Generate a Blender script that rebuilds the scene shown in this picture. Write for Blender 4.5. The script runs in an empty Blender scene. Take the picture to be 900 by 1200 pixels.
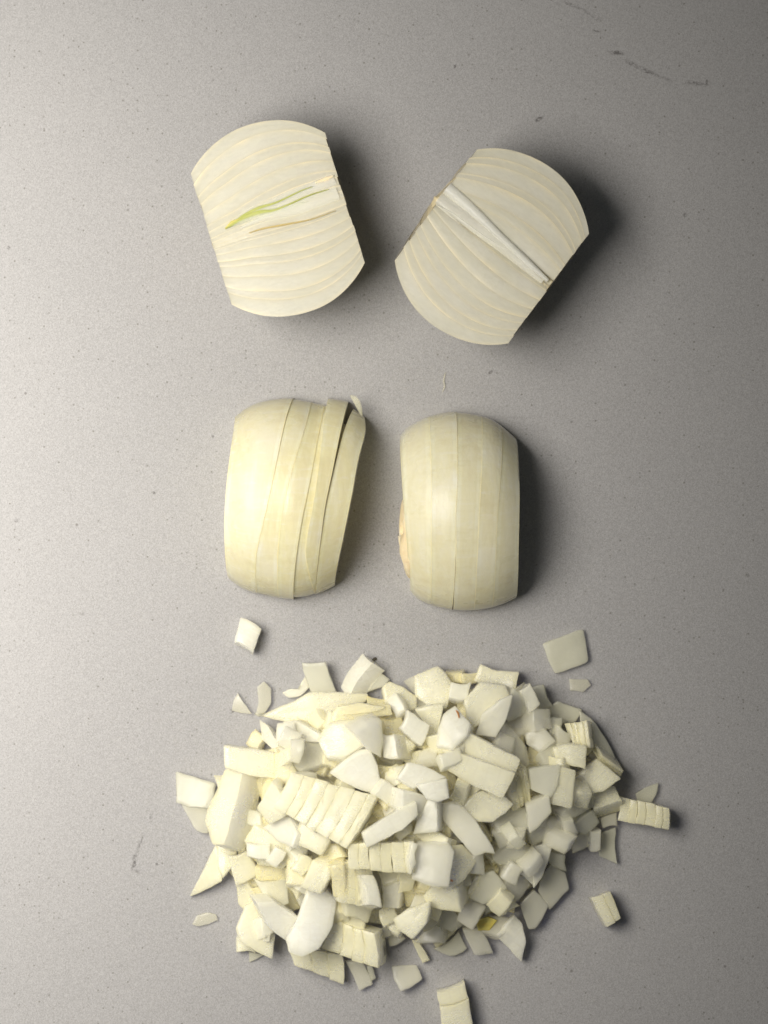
import bpy, bmesh, math, random
import numpy as np
from mathutils import noise as mnoise, Vector

R = math.radians
rnd = random.Random(7)
sc = bpy.context.scene
COL = sc.collection

# ------------------------------------------------------------------ camera
CAM_Z = 1.0                     # metres above the worktop
cam_d = bpy.data.cameras.new('camera')
cam = bpy.data.objects.new('camera', cam_d)
COL.objects.link(cam)
cam.location = (0, 0, CAM_Z)
cam_d.sensor_fit = 'VERTICAL'
cam_d.sensor_height = 24.0
cam_d.lens = 24.0 * CAM_Z / 0.4
cam_d.clip_start = 0.05
cam_d.clip_end = 10
cam_d.dof.use_dof = True
cam_d.dof.focus_distance = CAM_Z - 0.014
cam_d.dof.aperture_fstop = 5.0
sc.camera = cam

# ------------------------------------------------------------------ light
w = bpy.data.worlds.new('World'); sc.world = w
w.use_nodes = True
bg = w.node_tree.nodes['Background']
bg.inputs['Color'].default_value = (0.86, 0.93, 1.0, 1)
bg.inputs['Strength'].default_value = 0.07

def area(name, loc, target, sx, sy, power, col):
    l = bpy.data.lights.new(name, 'AREA')
    l.shape = 'RECTANGLE'; l.size = sx; l.size_y = sy
    l.energy = power; l.color = col
    o = bpy.data.objects.new(name, l); COL.objects.link(o)
    o.location = loc
    o.rotation_euler = (Vector(target) - Vector(loc)).to_track_quat('-Z', 'Y').to_euler()
    return o
key = area('window_light', (-0.325, 0.04, 0.52), (-0.41, -0.04, 0.0), 0.38, 0.40, 5.45, (1.0, 0.965, 0.925))
key.data.spread = R(135)

sc.view_settings.view_transform = 'Standard'
sc.view_settings.look = 'None'
sc.view_settings.exposure = 0.0
sc.view_settings.gamma = 1.0
sc.cycles.max_bounces = 28
sc.cycles.use_adaptive_sampling = True
sc.cycles.adaptive_threshold = 0.025
sc.cycles.diffuse_bounces = 8
sc.cycles.volume_bounces = 24
sc.cycles.transparent_max_bounces = 64
sc.cycles.sample_clamp_indirect = 4.0

# ------------------------------------------------------------------ helpers
MM = 0.001
def px2w(x, y, z=0.0):
    """where the ray through photo point x,y meets height z (mm); result in mm"""
    k = (CAM_Z * 1000 - z) / (CAM_Z * 1000)
    return ((x - 450) / 3.0 * k, (600 - y) / 3.0 * k)

def mesh_obj(name, verts, faces, mats, parent=None, loc=(0, 0, 0), rz=0.0, fmat=None, smooth=True, uvs=None):
    me = bpy.data.meshes.new(name)
    me.from_pydata([(v[0] * MM, v[1] * MM, v[2] * MM) for v in verts], [], faces)
    bm_ = bmesh.new(); bm_.from_mesh(me)
    bmesh.ops.recalc_face_normals(bm_, faces=bm_.faces)
    bm_.to_mesh(me); bm_.free()
    for m in (mats if isinstance(mats, (list, tuple)) else [mats]):
        me.materials.append(m)
    if fmat is not None:
        me.polygons.foreach_set('material_index', fmat)
    me.polygons.foreach_set('use_smooth', [smooth] * len(me.polygons))
    if uvs is not None:
        ul = me.uv_layers.new(name='UVMap')
        li = [0] * len(me.loops); me.loops.foreach_get('vertex_index', li)
        flat = []
        for i in li:
            flat.extend(uvs[i])
        ul.data.foreach_set('uv', flat)
    me.update()
    if smooth:
        try:
            me.set_sharp_from_angle(angle=R(50))
        except Exception:
            pass
    o = bpy.data.objects.new(name, me); COL.objects.link(o)
    o.location = (loc[0] * MM, loc[1] * MM, loc[2] * MM)
    o.rotation_euler = (0, 0, rz)
    if parent is not None:
        o.parent = parent
    return o

def empty(name, loc, rz=0.0):
    o = bpy.data.objects.new(name, None); COL.objects.link(o)
    o.location = (loc[0] * MM, loc[1] * MM, loc[2] * MM)
    o.rotation_euler = (0, 0, rz)
    o.empty_display_size = 0.01
    return o

def tag(o, label, cat, group=None):
    o['label'] = label; o['category'] = cat
    if group: o['group'] = group

# ------------------------------------------------------------------ materials
def nt(name):
    m = bpy.data.materials.new(name); m.use_nodes = True
    t = m.node_tree; t.nodes.clear()
    out = t.nodes.new('ShaderNodeOutputMaterial')
    p = t.nodes.new('ShaderNodeBsdfPrincipled')
    t.links.new(p.outputs[0], out.inputs['Surface'])
    return m, t, p

def node(t, kind, **kw):
    n = t.nodes.new(kind)
    for k, v in kw.items():
        setattr(n, k, v)
    return n

def noise_tex(t, vec, scale, detail=3, rough=0.5, mapscale=None):
    n = node(t, 'ShaderNodeTexNoise')
    n.inputs['Scale'].default_value = scale
    n.inputs['Detail'].default_value = detail
    n.inputs['Roughness'].default_value = rough
    if mapscale is not None:
        mp = node(t, 'ShaderNodeMapping')
        mp.inputs['Scale'].default_value = mapscale
        t.links.new(vec, mp.inputs['Vector']); vec = mp.outputs[0]
    t.links.new(vec, n.inputs['Vector'])
    return n.outputs['Fac']

def maprange(t, v, a, b, c=0.0, d=1.0):
    n = node(t, 'ShaderNodeMapRange')
    n.inputs['From Min'].default_value = a; n.inputs['From Max'].default_value = b
    n.inputs['To Min'].default_value = c; n.inputs['To Max'].default_value = d
    t.links.new(v, n.inputs['Value'])
    return n.outputs[0]

def mix(t, fac, a, b, mode='MIX'):
    n = node(t, 'ShaderNodeMix', data_type='RGBA', blend_type=mode)
    for sock, v in ((n.inputs[0], fac), (n.inputs[6], a), (n.inputs[7], b)):
        if isinstance(v, (int, float)):
            sock.default_value = v
        elif isinstance(v, tuple):
            sock.default_value = (*v, 1)
        else:
            t.links.new(v, sock)
    return n.outputs[2]

def math_n(t, op, a, b=None):
    n = node(t, 'ShaderNodeMath', operation=op)
    for i, v in enumerate((a, b)):
        if v is None: continue
        if isinstance(v, (int, float)): n.inputs[i].default_value = v
        else: t.links.new(v, n.inputs[i])
    return n.outputs[0]

def onion_flesh(name, base, tint, sss=0.95, rough=0.34, scale=0.0028, mode='object', mapscale=(0.25, 1, 1), bump=0.25, member=None, radius=(1.0, 0.90, 0.70), trans=0.0, lines=0.0, streak=0.0, milky=None, diff=0.1, aniso=0.2, MEM_LO=0.72):
    # milky = (share of light kept at each scattering, scatterings per metre): light enters, scatters and leaves, as in real onion flesh
    """mode object: fibres along local x;  mode uv: u runs across a layer, v along the onion"""
    m, t, p = nt(name)
    tc = node(t, 'ShaderNodeTexCoord')
    oi = node(t, 'ShaderNodeObjectInfo')
    ob = tc.outputs['Object']
    if True:
        addv = node(t, 'ShaderNodeVectorMath', operation='ADD')
        sv = node(t, 'ShaderNodeVectorMath', operation='SCALE')
        sv.inputs[0].default_value = (1.0, 0.7, 0.3)
        t.links.new(oi.outputs['Random'], sv.inputs['Scale'])
        t.links.new(ob, addv.inputs[0]); t.links.new(sv.outputs[0], addv.inputs[1])
        ob2 = addv.outputs[0]
    blot = noise_tex(t, ob2, 90, 3)
    fib = noise_tex(t, ob2, 900, 3, 0.6, mapscale)
    fine = noise_tex(t, ob2, 2600, 2, 0.6)
    c = mix(t, maprange(t, blot, 0.35, 0.65), base, tint)
    c = mix(t, maprange(t, oi.outputs['Random'], 0, 1, 0.0, 0.45), c, tint)
    c = mix(t, maprange(t, fib, 0.35, 0.7, 0.0, 0.35), c, tuple(0.82 * v for v in tint))
    if lines > 0:
        # the cut edges of the onion's own layers: faint darker seams some millimetres apart
        wv = node(t, 'ShaderNodeTexWave', wave_type='BANDS', bands_direction='X', wave_profile='SIN')
        wv.inputs['Scale'].default_value = 75; wv.inputs['Distortion'].default_value = 3.5
        wv.inputs['Detail'].default_value = 1.5; wv.inputs['Detail Scale'].default_value = 0.7
        t.links.new(ob2, wv.inputs['Vector'])
        ln = maprange(t, wv.outputs['Fac'], 0.86, 1.0, 0, 1)
        onoff = maprange(t, noise_tex(t, ob2, 60, 1), 0.42, 0.56, 0, lines)
        c = mix(t, math_n(t, 'MULTIPLY', ln, onoff), c, (0.70, 0.63, 0.38))
    if streak > 0:
        st = noise_tex(t, ob2, 210, 3, 0.55, mapscale)
        c = mix(t, maprange(t, st, 0.50, 0.66, 0, streak), c, (0.72, 0.61, 0.33))
        c = mix(t, maprange(t, st, 0.46, 0.30, 0, streak * .9), c, (0.93, 0.92, 0.80))
        hz = noise_tex(t, ob2, 420, 3, 0.6, (0.12, 1, 1))
        c = mix(t, maprange(t, hz, 0.52, 0.70, 0, 0.35), c, (0.76, 0.67, 0.40))
        c = mix(t, maprange(t, hz, 0.44, 0.30, 0, 0.35), c, (0.95, 0.94, 0.82))
        cl = noise_tex(t, ob2, 45, 2)
        c = mix(t, maprange(t, cl, 0.52, 0.72, 0, 0.5), c, (0.93, 0.92, 0.84))
    if member is not None:
        uv = node(t, 'ShaderNodeSeparateXYZ'); t.links.new(tc.outputs['UV'], uv.inputs[0])
        wob = maprange(t, noise_tex(t, ob, 160, 2), 0, 1, -0.10, 0.10)
        u = math_n(t, 'ADD', uv.outputs[0], wob)
        edge = maprange(t, u, MEM_LO, 1.0)
        edge2 = maprange(t, u, 0.22, 0.0)
        e = math_n(t, 'MULTIPLY', edge, edge)
        mv = maprange(t, noise_tex(t, ob2, 70, 2), 0.35, 0.62, 0.2, 0.72)
        memb = math_n(t, 'MULTIPLY', e, mv)
        c = mix(t, memb, c, member)
        c = mix(t, math_n(t, 'MULTIPLY', edge2, 0.35), c, member)
    t.links.new(c, p.inputs['Base Color'])
    p.inputs['Subsurface Weight'].default_value = sss
    p.inputs['Subsurface Radius'].default_value = radius
    p.inputs['Subsurface Scale'].default_value = scale
    p.inputs['IOR'].default_value = 1.38
    rr = maprange(t, blot, 0.3, 0.7, rough - 0.07, rough + 0.12)
    t.links.new(rr, p.inputs['Roughness'])
    h = math_n(t, 'ADD', math_n(t, 'MULTIPLY', fib, 0.7), math_n(t, 'MULTIPLY', fine, 0.3))
    b = node(t, 'ShaderNodeBump')
    b.inputs['Strength'].default_value = bump
    b.inputs['Distance'].default_value = 0.0006
    t.links.new(h, b.inputs['Height'])
    t.links.new(b.outputs[0], p.inputs['Normal'])
    if milky is not None:
        thick, dens = milky
        p.inputs['Subsurface Weight'].default_value = 0
        out = [n for n in t.nodes if n.type == 'OUTPUT_MATERIAL'][0]
        gl = node(t, 'ShaderNodeBsdfGlossy'); t.links.new(maprange(t, blot, 0.35, 0.65, rough - 0.18, rough + 0.10), gl.inputs['Roughness'])
        t.links.new(b.outputs[0], gl.inputs['Normal'])
        fr = node(t, 'ShaderNodeFresnel'); fr.inputs['IOR'].default_value = 1.37
        geo = node(t, 'ShaderNodeNewGeometry')
        ff = math_n(t, 'MULTIPLY', fr.outputs[0], math_n(t, 'SUBTRACT', 1.0, geo.outputs['Backfacing']))
        tp = node(t, 'ShaderNodeBsdfTransparent')
        df = node(t, 'ShaderNodeBsdfDiffuse'); t.links.new(c, df.inputs['Color']); t.links.new(b.outputs[0], df.inputs['Normal'])
        m0 = node(t, 'ShaderNodeMixShader')
        if member is not None:
            t.links.new(math_n(t, 'MINIMUM', math_n(t, 'ADD', math_n(t, 'MULTIPLY', memb, 0.45), diff), 1.0), m0.inputs[0])
        else:
            m0.inputs[0].default_value = diff
        t.links.new(tp.outputs[0], m0.inputs[1]); t.links.new(df.outputs[0], m0.inputs[2])
        mx = node(t, 'ShaderNodeMixShader'); t.links.new(ff, mx.inputs[0])
        t.links.new(m0.outputs[0], mx.inputs[1]); t.links.new(gl.outputs[0], mx.inputs[2])
        t.links.new(mx.outputs[0], out.inputs['Surface'])
        vs = node(t, 'ShaderNodeVolumeScatter'); vs.inputs['Density'].default_value = dens
        vs.inputs['Color'].default_value = (*thick, 1)
        vs.inputs['Anisotropy'].default_value = aniso
        t.links.new(vs.outputs[0], out.inputs['Volume'])
    return m

RN = (1.0, 0.93, 0.80)
M = {
 'W': onion_flesh('onion_white_flesh', (0.98, 0.95, 0.77), (0.97, 0.93, 0.68), lines=0.12, milky=((0.9997, 0.982, 0.81), 700), diff=0.30),
 'C': onion_flesh('onion_cream_flesh', (0.98, 0.935, 0.65), (0.97, 0.90, 0.53), lines=0.2, milky=((0.9997, 0.972, 0.69), 700), diff=0.30),
 'Y': onion_flesh('onion_yellow_flesh_gap_glow', (0.97, 0.885, 0.50), (0.955, 0.845, 0.41), lines=0.3, milky=((0.9997, 0.955, 0.60), 700), diff=0.30),  # yellow pushed further, so the light glowing in gaps is in the colour
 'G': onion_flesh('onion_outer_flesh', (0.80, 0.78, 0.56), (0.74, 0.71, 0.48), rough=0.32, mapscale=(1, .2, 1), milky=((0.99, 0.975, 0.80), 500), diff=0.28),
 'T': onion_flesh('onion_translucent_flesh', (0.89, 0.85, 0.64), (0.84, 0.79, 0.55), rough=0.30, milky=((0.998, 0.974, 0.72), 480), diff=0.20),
 'face': onion_flesh('onion_cut_face', (0.85, 0.815, 0.66), (0.78, 0.74, 0.55), rough=0.36, member=(0.80, 0.69, 0.43), MEM_LO=0.5, mapscale=(0.3, 1, 1), bump=0.25, milky=((0.992, 0.974, 0.85), 800), diff=0.48),
 'skin': onion_flesh('onion_outer_surface', (0.94, 0.90, 0.58), (0.91, 0.85, 0.48), rough=0.40, mapscale=(1, 0.10, 1), bump=0.30, member=(0.78, 0.66, 0.32), streak=0.42, milky=((0.996, 0.972, 0.70), 700), diff=0.55),
 'skinb': onion_flesh('onion_outer_surface_pale', (0.94, 0.90, 0.63), (0.91, 0.86, 0.53), rough=0.40, mapscale=(1, 0.10, 1), bump=0.30, member=(0.76, 0.66, 0.36), streak=0.42, milky=((0.998, 0.976, 0.74), 700), diff=0.55),
 'shell': onion_flesh('onion_half_outside', (0.90, 0.86, 0.62), (0.86, 0.80, 0.52), rough=0.40, mapscale=(0.1, 1, 1), milky=((0.999, 0.98, 0.80), 700), diff=0.45),
 'root': onion_flesh('onion_root_plate', (0.84, 0.74, 0.52), (0.74, 0.60, 0.36), sss=0.7, rough=0.55, mapscale=(1, 1, 1), bump=0.9, scale=0.002),
 'sprout': onion_flesh('onion_green_sprout', (0.44, 0.48, 0.10), (0.56, 0.57, 0.18), rough=0.4, mapscale=(0.2, 1, 1), milky=((0.93, 0.96, 0.60), 1200), diff=0.85),
 'palegreen': onion_flesh('onion_pale_green_core', (0.84, 0.85, 0.58), (0.88, 0.88, 0.70), mapscale=(0.2, 1, 1), milky=((0.98, 0.99, 0.84), 900), diff=0.3),
 'core': onion_flesh('onion_core_flesh', (0.95, 0.935, 0.82), (0.92, 0.90, 0.74), mapscale=(0.15, 1, 1), milky=((0.998, 0.990, 0.95), 1200), diff=0.3),
 'peach': onion_flesh('onion_peach_patch', (0.88, 0.76, 0.52), (0.85, 0.72, 0.46), sss=0.5, scale=0.001),
 'endskin': onion_flesh('onion_end_cut', (0.88, 0.77, 0.48), (0.82, 0.68, 0.38), mapscale=(1, 1, 1), milky=((0.997, 0.984, 0.88), 1200), diff=0.6),
 'tan': onion_flesh('onion_tan_membrane', (0.52, 0.40, 0.14), (0.60, 0.48, 0.22), sss=0.5, scale=0.001),
 'gold': onion_flesh('onion_gold_spot', (0.72, 0.56, 0.10), (0.62, 0.58, 0.20), sss=0.6),
 'fibre': onion_flesh('rusty_fibre', (0.35, 0.13, 0.03), (0.45, 0.2, 0.05), sss=0.1),
 'dark': onion_flesh('dark_crumb', (0.05, 0.05, 0.04), (0.08, 0.07, 0.05), sss=0.0, rough=0.7),
}

def worktop_material():
    m, t, p = nt('speckled_grey_quartz')
    tc = node(t, 'ShaderNodeTexCoord'); ob = tc.outputs['Object']
    base = (0.322, 0.312, 0.298)
    cloud = noise_tex(t, ob, 9, 4, 0.6)
    c = mix(t, maprange(t, cloud, 0.3, 0.7), base, (0.305, 0.297, 0.284))
    vg = node(t, 'ShaderNodeTexVoronoi'); vg.inputs['Scale'].default_value = 2900
    t.links.new(ob, vg.inputs['Vector'])
    sg = node(t, 'ShaderNodeSeparateColor'); t.links.new(vg.outputs['Color'], sg.inputs[0])
    g1 = sg.outputs[1]
    c = mix(t, maprange(t, g1, 0.60, 1.0, 0, 0.34), c, (0.165, 0.156, 0.143))
    c = mix(t, maprange(t, g1, 0.40, 0.0, 0, 0.27), c, (0.52, 0.50, 0.48))
    # fine dark grit
    v = node(t, 'ShaderNodeTexVoronoi'); v.inputs['Scale'].default_value = 520
    t.links.new(ob, v.inputs['Vector'])
    d = maprange(t, v.outputs['Distance'], 0.10, 0.26, 1, 0)
    sep = node(t, 'ShaderNodeSeparateColor'); t.links.new(v.outputs['Color'], sep.inputs[0])
    pick = maprange(t, sep.outputs[0], 0.80, 0.95)
    c = mix(t, math_n(t, 'MULTIPLY', math_n(t, 'MULTIPLY', d, pick), 0.75), c, (0.13, 0.12, 0.10))
    v2 = node(t, 'ShaderNodeTexVoronoi'); v2.inputs['Scale'].default_value = 150
    t.links.new(ob, v2.inputs['Vector'])
    d2 = maprange(t, v2.outputs['Distance'], 0.05, 0.11, 1, 0)
    sep2 = node(t, 'ShaderNodeSeparateColor'); t.links.new(v2.outputs['Color'], sep2.inputs[0])
    pick2 = maprange(t, sep2.outputs[0], 0.955, 0.975)
    c = mix(t, math_n(t, 'MULTIPLY', math_n(t, 'MULTIPLY', d2, pick2), 0.6), c, (0.09, 0.08, 0.07))
    # scuffs and marks, each with its own place on the stone: x, y (photo), angle, length, width, strength
    marks = [(672, 6, -25, 22, 3, .45), (692, 17, -30, 20, 3, .30), (700, 36, -8, 7, 2.2, .9), (722, 62, -6, 11, 3, 1.0),
             (742, 76, -28, 16, 3.2, .55), (762, 84, -28, 16, 3.4, .7), (780, 93, -18, 14, 3, .35), (816, 98, -3, 18, 3.5, .6),
             (828, 97, 82, 6, 2, .85), (632, 139.5, 28, 6, 3.2, 1.3), (533, 78, 60, 4, 2, .9), (163, 990, 70, 16, 2.2, .55),
             (157, 1010, 80, 14, 3, .8), (161, 1020, -50, 7, 4, .4), (177, 957, 86, 7, 2.5, .4), (184, 1013, 0, 2.4, 2.4, 1.2),
             (19, 610, 0, 3, 3, 1.0), (180, 578, 0, 3.5, 2.8, .9), (97, 719, 0, 4, 2.5, .7), (575, 436, 40, 4, 2.4, .9),
             (876, 674, 0, 3, 3, .9), (803, 252, 0, 3, 3, .9), (10, 290, 0, 3, 3, .7), (778, 962, 0, 2.5, 2.5, .6), (272, 834, 30, 4, 2.5, .7)]
    wv = node(t, 'ShaderNodeTexNoise'); wv.inputs['Scale'].default_value = 330; wv.inputs['Detail'].default_value = 3
    t.links.new(ob, wv.inputs['Vector'])
    wsub = node(t, 'ShaderNodeVectorMath', operation='SUBTRACT'); wsub.inputs[1].default_value = (.5, .5, .5)
    t.links.new(wv.outputs['Color'], wsub.inputs[0])
    wsc = node(t, 'ShaderNodeVectorMath', operation='SCALE'); wsc.inputs['Scale'].default_value = 0.0026
    t.links.new(wsub.outputs[0], wsc.inputs[0])
    wadd = node(t, 'ShaderNodeVectorMath', operation='ADD')
    t.links.new(ob, wadd.inputs[0]); t.links.new(wsc.outputs[0], wadd.inputs[1])
    brk = maprange(t, noise_tex(t, ob, 800, 3, 0.7), 0.42, 0.58, 0.15, 1.0)
    acc = None
    for (x, y, a, ln, wd, s) in marks:
        mp = node(t, 'ShaderNodeMapping', vector_type='TEXTURE')
        X, Y = px2w(x, y)
        mp.inputs['Location'].default_value = (X * MM, Y * MM, 0)
        mp.inputs['Rotation'].default_value = (0, 0, R(a))
        mp.inputs['Scale'].default_value = (ln / 3 * MM, wd / 3 * MM, 1)
        t.links.new(wadd.outputs[0] if ln > 6 else ob, mp.inputs['Vector'])
        le = node(t, 'ShaderNodeVectorMath', operation='LENGTH'); t.links.new(mp.outputs[0], le.inputs[0])
        v_ = maprange(t, le.outputs['Value'], 1.0, 0.35, 0, s)
        acc = v_ if acc is None else math_n(t, 'MAXIMUM', acc, v_)
    acc = math_n(t, 'MULTIPLY', acc, brk)
    acc = math_n(t, 'MINIMUM', math_n(t, 'MULTIPLY', acc, 1.25), 0.85)
    c = mix(t, acc, c, (0.10, 0.092, 0.085))
    t.links.new(c, p.inputs['Base Color'])
    p.inputs['Roughness'].default_value = 0.62
    p.inputs['Specular IOR Level'].default_value = 0.35
    b = node(t, 'ShaderNodeBump'); b.inputs['Strength'].default_value = 0.12; b.inputs['Distance'].default_value = 0.0001
    t.links.new(g1, b.inputs['Height']); t.links.new(b.outputs[0], p.inputs['Normal'])
    return m

# ------------------------------------------------------------------ worktop
g = mesh_obj('worktop', [(-900, -900, 0), (900, -900, 0), (900, 900, 0), (-900, 900, 0),
                         (-900, -900, -30), (900, -900, -30), (900, 900, -30), (-900, 900, -30)],
             [(0, 1, 2, 3), (7, 6, 5, 4), (0, 4, 5, 1), (1, 5, 6, 2), (2, 6, 7, 3), (3, 7, 4, 0)],
             worktop_material(), smooth=False)
g['kind'] = 'structure'

# ------------------------------------------------------------------ onion halves, cut face up
def strip_mesh(pts, widths, z0, h, mat, name, parent, seg=8):
    """a low ridge lying on the cut face along pts (local mm)"""
    V, F = [], []
    n = len(pts)
    for i in range(n):
        a = pts[max(0, i - 1)]; b = pts[min(n - 1, i + 1)]
        tx, ty = b[0] - a[0], b[1] - a[1]
        L = math.hypot(tx, ty) or 1
        nx, ny = -ty / L, tx / L
        for k in range(seg + 1):
            q = -1 + 2 * k / seg
            hh = h[i] if isinstance(h, (list, tuple)) else h
            V.append((pts[i][0] + nx * q * widths[i], pts[i][1] + ny * q * widths[i], z0 - 1.2 + (hh + 1.2) * math.sqrt(max(0, 1 - q * q))))
    for i in range(n - 1):
        for k in range(seg):
            a = i * (seg + 1) + k
            F.append((a, a + 1, a + seg + 2, a + seg + 1))
        F.append((i * (seg + 1), (i + 1) * (seg + 1), (i + 1) * (seg + 1) + seg, i * (seg + 1) + seg))
    for i in (0, n - 1):
        F.append(tuple(i * (seg + 1) + k for k in (range(seg + 1) if i else reversed(range(seg + 1)))))
    return mesh_obj(name, V, F, mat, parent)

def resample(pts, n):
    """smooth curve through control points"""
    P = np.array(pts, float)
    out = []
    m = len(P)
    for i in range(n):
        u = i / (n - 1) * (m - 1); k = min(int(u), m - 2); f = u - k
        p0 = P[max(k - 1, 0)]; p1 = P[k]; p2 = P[k + 1]; p3 = P[min(k + 2, m - 1)]
        out.append(tuple(0.5 * ((2 * p1) + (p2 - p0) * f + (2 * p0 - 5 * p1 + 4 * p2 - p3) * f * f + (3 * p1 - p0 - 3 * p2 + p3) * f ** 3)))
    return out

def onion_half_up(cpx, ang, halfL, Rr, hcurve, ks_pos, ks_neg, label, seed, conv, endcut, y0f, dip=0.0, slant=0.0):
    rg = random.Random(seed)
    H = Rr * 0.97
    cx, cy = px2w(cpx[0], cpx[1], H)
    root = empty('onion_half', (cx, cy, 0), R(ang))
    tag(root, label, 'onion half', 'onion halves lying cut face up')
    NS, NT = 30, 30
    nl = len(ks_pos) - 1
    def Fr(s): return Rr * math.sqrt(max(0.02, 1 - (s / hcurve) ** 2))
    sd = Vector((seed * 3.1, 0, 0))
    def rad(k, s, th, j):
        # pinch the inner layers together towards the root end (s = -halfL*conv)
        w_ = max(0.0, min(1.0, (conv * s + halfL * 0.55) / (halfL * 1.7)))
        w_ = 1 - w_
        kk = k * (1 - 0.62 * (1 - k) * (1 - w_) ** 1.4) if conv < 0 else k * (1 - 0.62 * (1 - k) * w_ ** 1.4)
        wob = 1 + 0.012 * mnoise.noise(Vector((s * 0.05, math.cos(th) * 1.3 + j * 0.37, seed)))
        return kk * Fr(s) * wob
    for j in range(nl):
        zoff = rg.uniform(-0.03, 0.03)
        def relief(x, y):
            return 0.30 * mnoise.noise(Vector((x * 0.05, y * 0.09, seed * 2.0))) - (dip * math.exp(-(max(y, 0) / 9.0) ** 2) * min(1, max(0, y / 1.2 + .5)) if dip else 0)
        ea = endcut[0] + rg.uniform(-0.12, 0.12); eb = endcut[1] + rg.uniform(-0.2, 0.2)
        V, UV, Fc, Fm = [], [], [], []
        inner_solid = j == 0
        for i in range(NS + 1):
            f = i / NS
            s0 = -halfL - ea + (2 * halfL + ea + eb) * f
            for q in range(NT + 1):
                th = math.pi + math.pi * q / NT          # pi..2pi : -y? goes through the bottom
                mixk = (1 + math.cos(th)) / 2
                ko = ks_neg[j + 1] * (1 - mixk) + ks_pos[j + 1] * mixk
                ki = ks_neg[j] * (1 - mixk) + ks_pos[j] * mixk
                s0_ = s0 + slant * math.sin(th) * max(0.0, 1 - 2.5 * f)
                s = s0_ + (0.4 if slant else 0.5) * mnoise.noise(Vector((math.cos(th) * 3, j * (0.6 if slant else 1.7), seed + f)))
                ro = rad(ko, s, th, j + 1)
                ri = max(0.02, rad(ki, s, th, j) - 0.14)
                y0 = y0f(s)
                yb = y0 * (1 - ko)
                # local y = cos(th)*r, z = sin(th)*r
                for r_, tagv in ((ro, 1.0), (ri, 0.0)):
                    yy = math.cos(th) * r_ + yb if tagv else math.cos(th) * r_ + y0 * (1 - ki)
                    zz = H + math.sin(th) * r_ * 0.97
                    if q in (0, NT): zz = H + relief(s, yy)
                    V.append((s, yy, zz)); UV.append((tagv, f))
        W = (NT + 1) * 2
        def vo(i, q): return i * W + q * 2
        def vi(i, q): return i * W + q * 2 + 1
        for i in range(NS):
            for q in range(NT):
                Fc.append((vo(i, q), vo(i, q + 1), vo(i + 1, q + 1), vo(i + 1, q))); Fm.append(1 if j == nl - 1 else 0)
                Fc.append((vi(i, q), vi(i + 1, q), vi(i + 1, q + 1), vi(i, q + 1))); Fm.append(0)
        for i in (0, NS):
            for q in range(NT):
                if i == 0: Fc.append((vo(i, q), vi(i, q), vi(i, q + 1), vo(i, q + 1)))
                else: Fc.append((vo(i, q), vo(i, q + 1), vi(i, q + 1), vi(i, q)))
                Fm.append(2)
        # cut faces: both sides; three strips across with a rounded rim
        base = len(V)
        for side, q in ((0, 0), (1, NT)):
            rows = []
            for i in range(NS + 1):
                o_ = V[vo(i, q)]; n_ = V[vi(i, q)]
                row = [vi(i, q)]
                wid = abs(o_[1] - n_[1])
                bev = min(0.16, wid * 0.25)
                for u, up in ((bev / max(wid, .01), 1.0), (0.5, 1.6), (1 - bev / max(wid, .01), 1.0)):
                    row.append(len(V))
                    yy = n_[1] + (o_[1] - n_[1]) * u
                    zz = H + (zoff + 0.02) * up + relief(o_[0], yy)
                    V.append((o_[0], yy, zz)); UV.append((u, i / NS))
                row.append(vo(i, q)); rows.append(row)
            for i in range(NS):
                for u in range(4):
                    a, b, c, d = rows[i][u], rows[i][u + 1], rows[i + 1][u + 1], rows[i + 1][u]
                    Fc.append((a, b, c, d) if side == 0 else (d, c, b, a)); Fm.append(0)
            for i in (0, NS):
                Fc.append(tuple(rows[i]) if i else tuple(reversed(rows[i]))); Fm.append(2)
        ob = mesh_obj('layer', V, Fc, [M['face'], M['shell'], M['endskin']], root, fmat=Fm, uvs=UV)
    return root, H

def local(root_c, ang, H):
    cx, cy = root_c
    def f(x, y):
        X, Y = px2w(x, y, H)
        dx, dy = X - cx, Y - cy
        c, s = math.cos(-R(ang)), math.sin(-R(ang))
        return (dx * c - dy * s, dx * s + dy * c)
    return f

# upper left half: root end to the left, green sprout in the middle
ksA_pos = [0.0, 0.12, 0.20, 0.33, 0.42, 0.56, 0.70, 0.78, 0.91, 1.0]
ksA_neg = [0.0, 0.10, 0.16, 0.30, 0.44, 0.52, 0.66, 0.80, 0.87, 1.0]
angA = 17.5
hA, HA = onion_half_up((325.5, 256), angA, 26.3, 37.0, 36.6, ksA_pos, ksA_neg,
    'onion half lying cut face up with a green sprout in its middle', 3, 1, (0.0, 0.0), lambda s: -1.5 + 0.05 * s)
fA = local(px2w(325.5, 256, HA), angA, HA)
def ridge(f, H, pxs, wid, h, mat, name, parent, n=16):
    pts = resample([f(*p) for p in pxs], n)
    if isinstance(wid, (list, tuple)):
        ws = list(np.interp(np.linspace(0, 1, n), np.linspace(0, 1, len(wid)), wid))
    else:
        ws = [wid * math.sqrt(max(0.04, math.sin(math.pi * (i + .25) / (n - .5)))) for i in range(n)]
    return strip_mesh(pts, ws, H + 0.45, h, mat, name, parent)
ridge(fA, HA, [(270, 262), (300, 247), (345, 230), (392, 210)], [0.6, 2.6, 3.4, 2.6], 0.04, M['core'], 'inner_scale', hA)
ridge(fA, HA, [(283, 267), (315, 253), (350, 243), (396, 226)], [0.4, 2.2, 3.2, 3.2], 0.14, M['core'], 'inner_scale', hA)
ridge(fA, HA, [(266, 266), (290, 256), (322, 247), (362, 236)], [0.5, 2.1, 2.3, 0.3], 0.16, M['palegreen'], 'green_core', hA)
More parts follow.
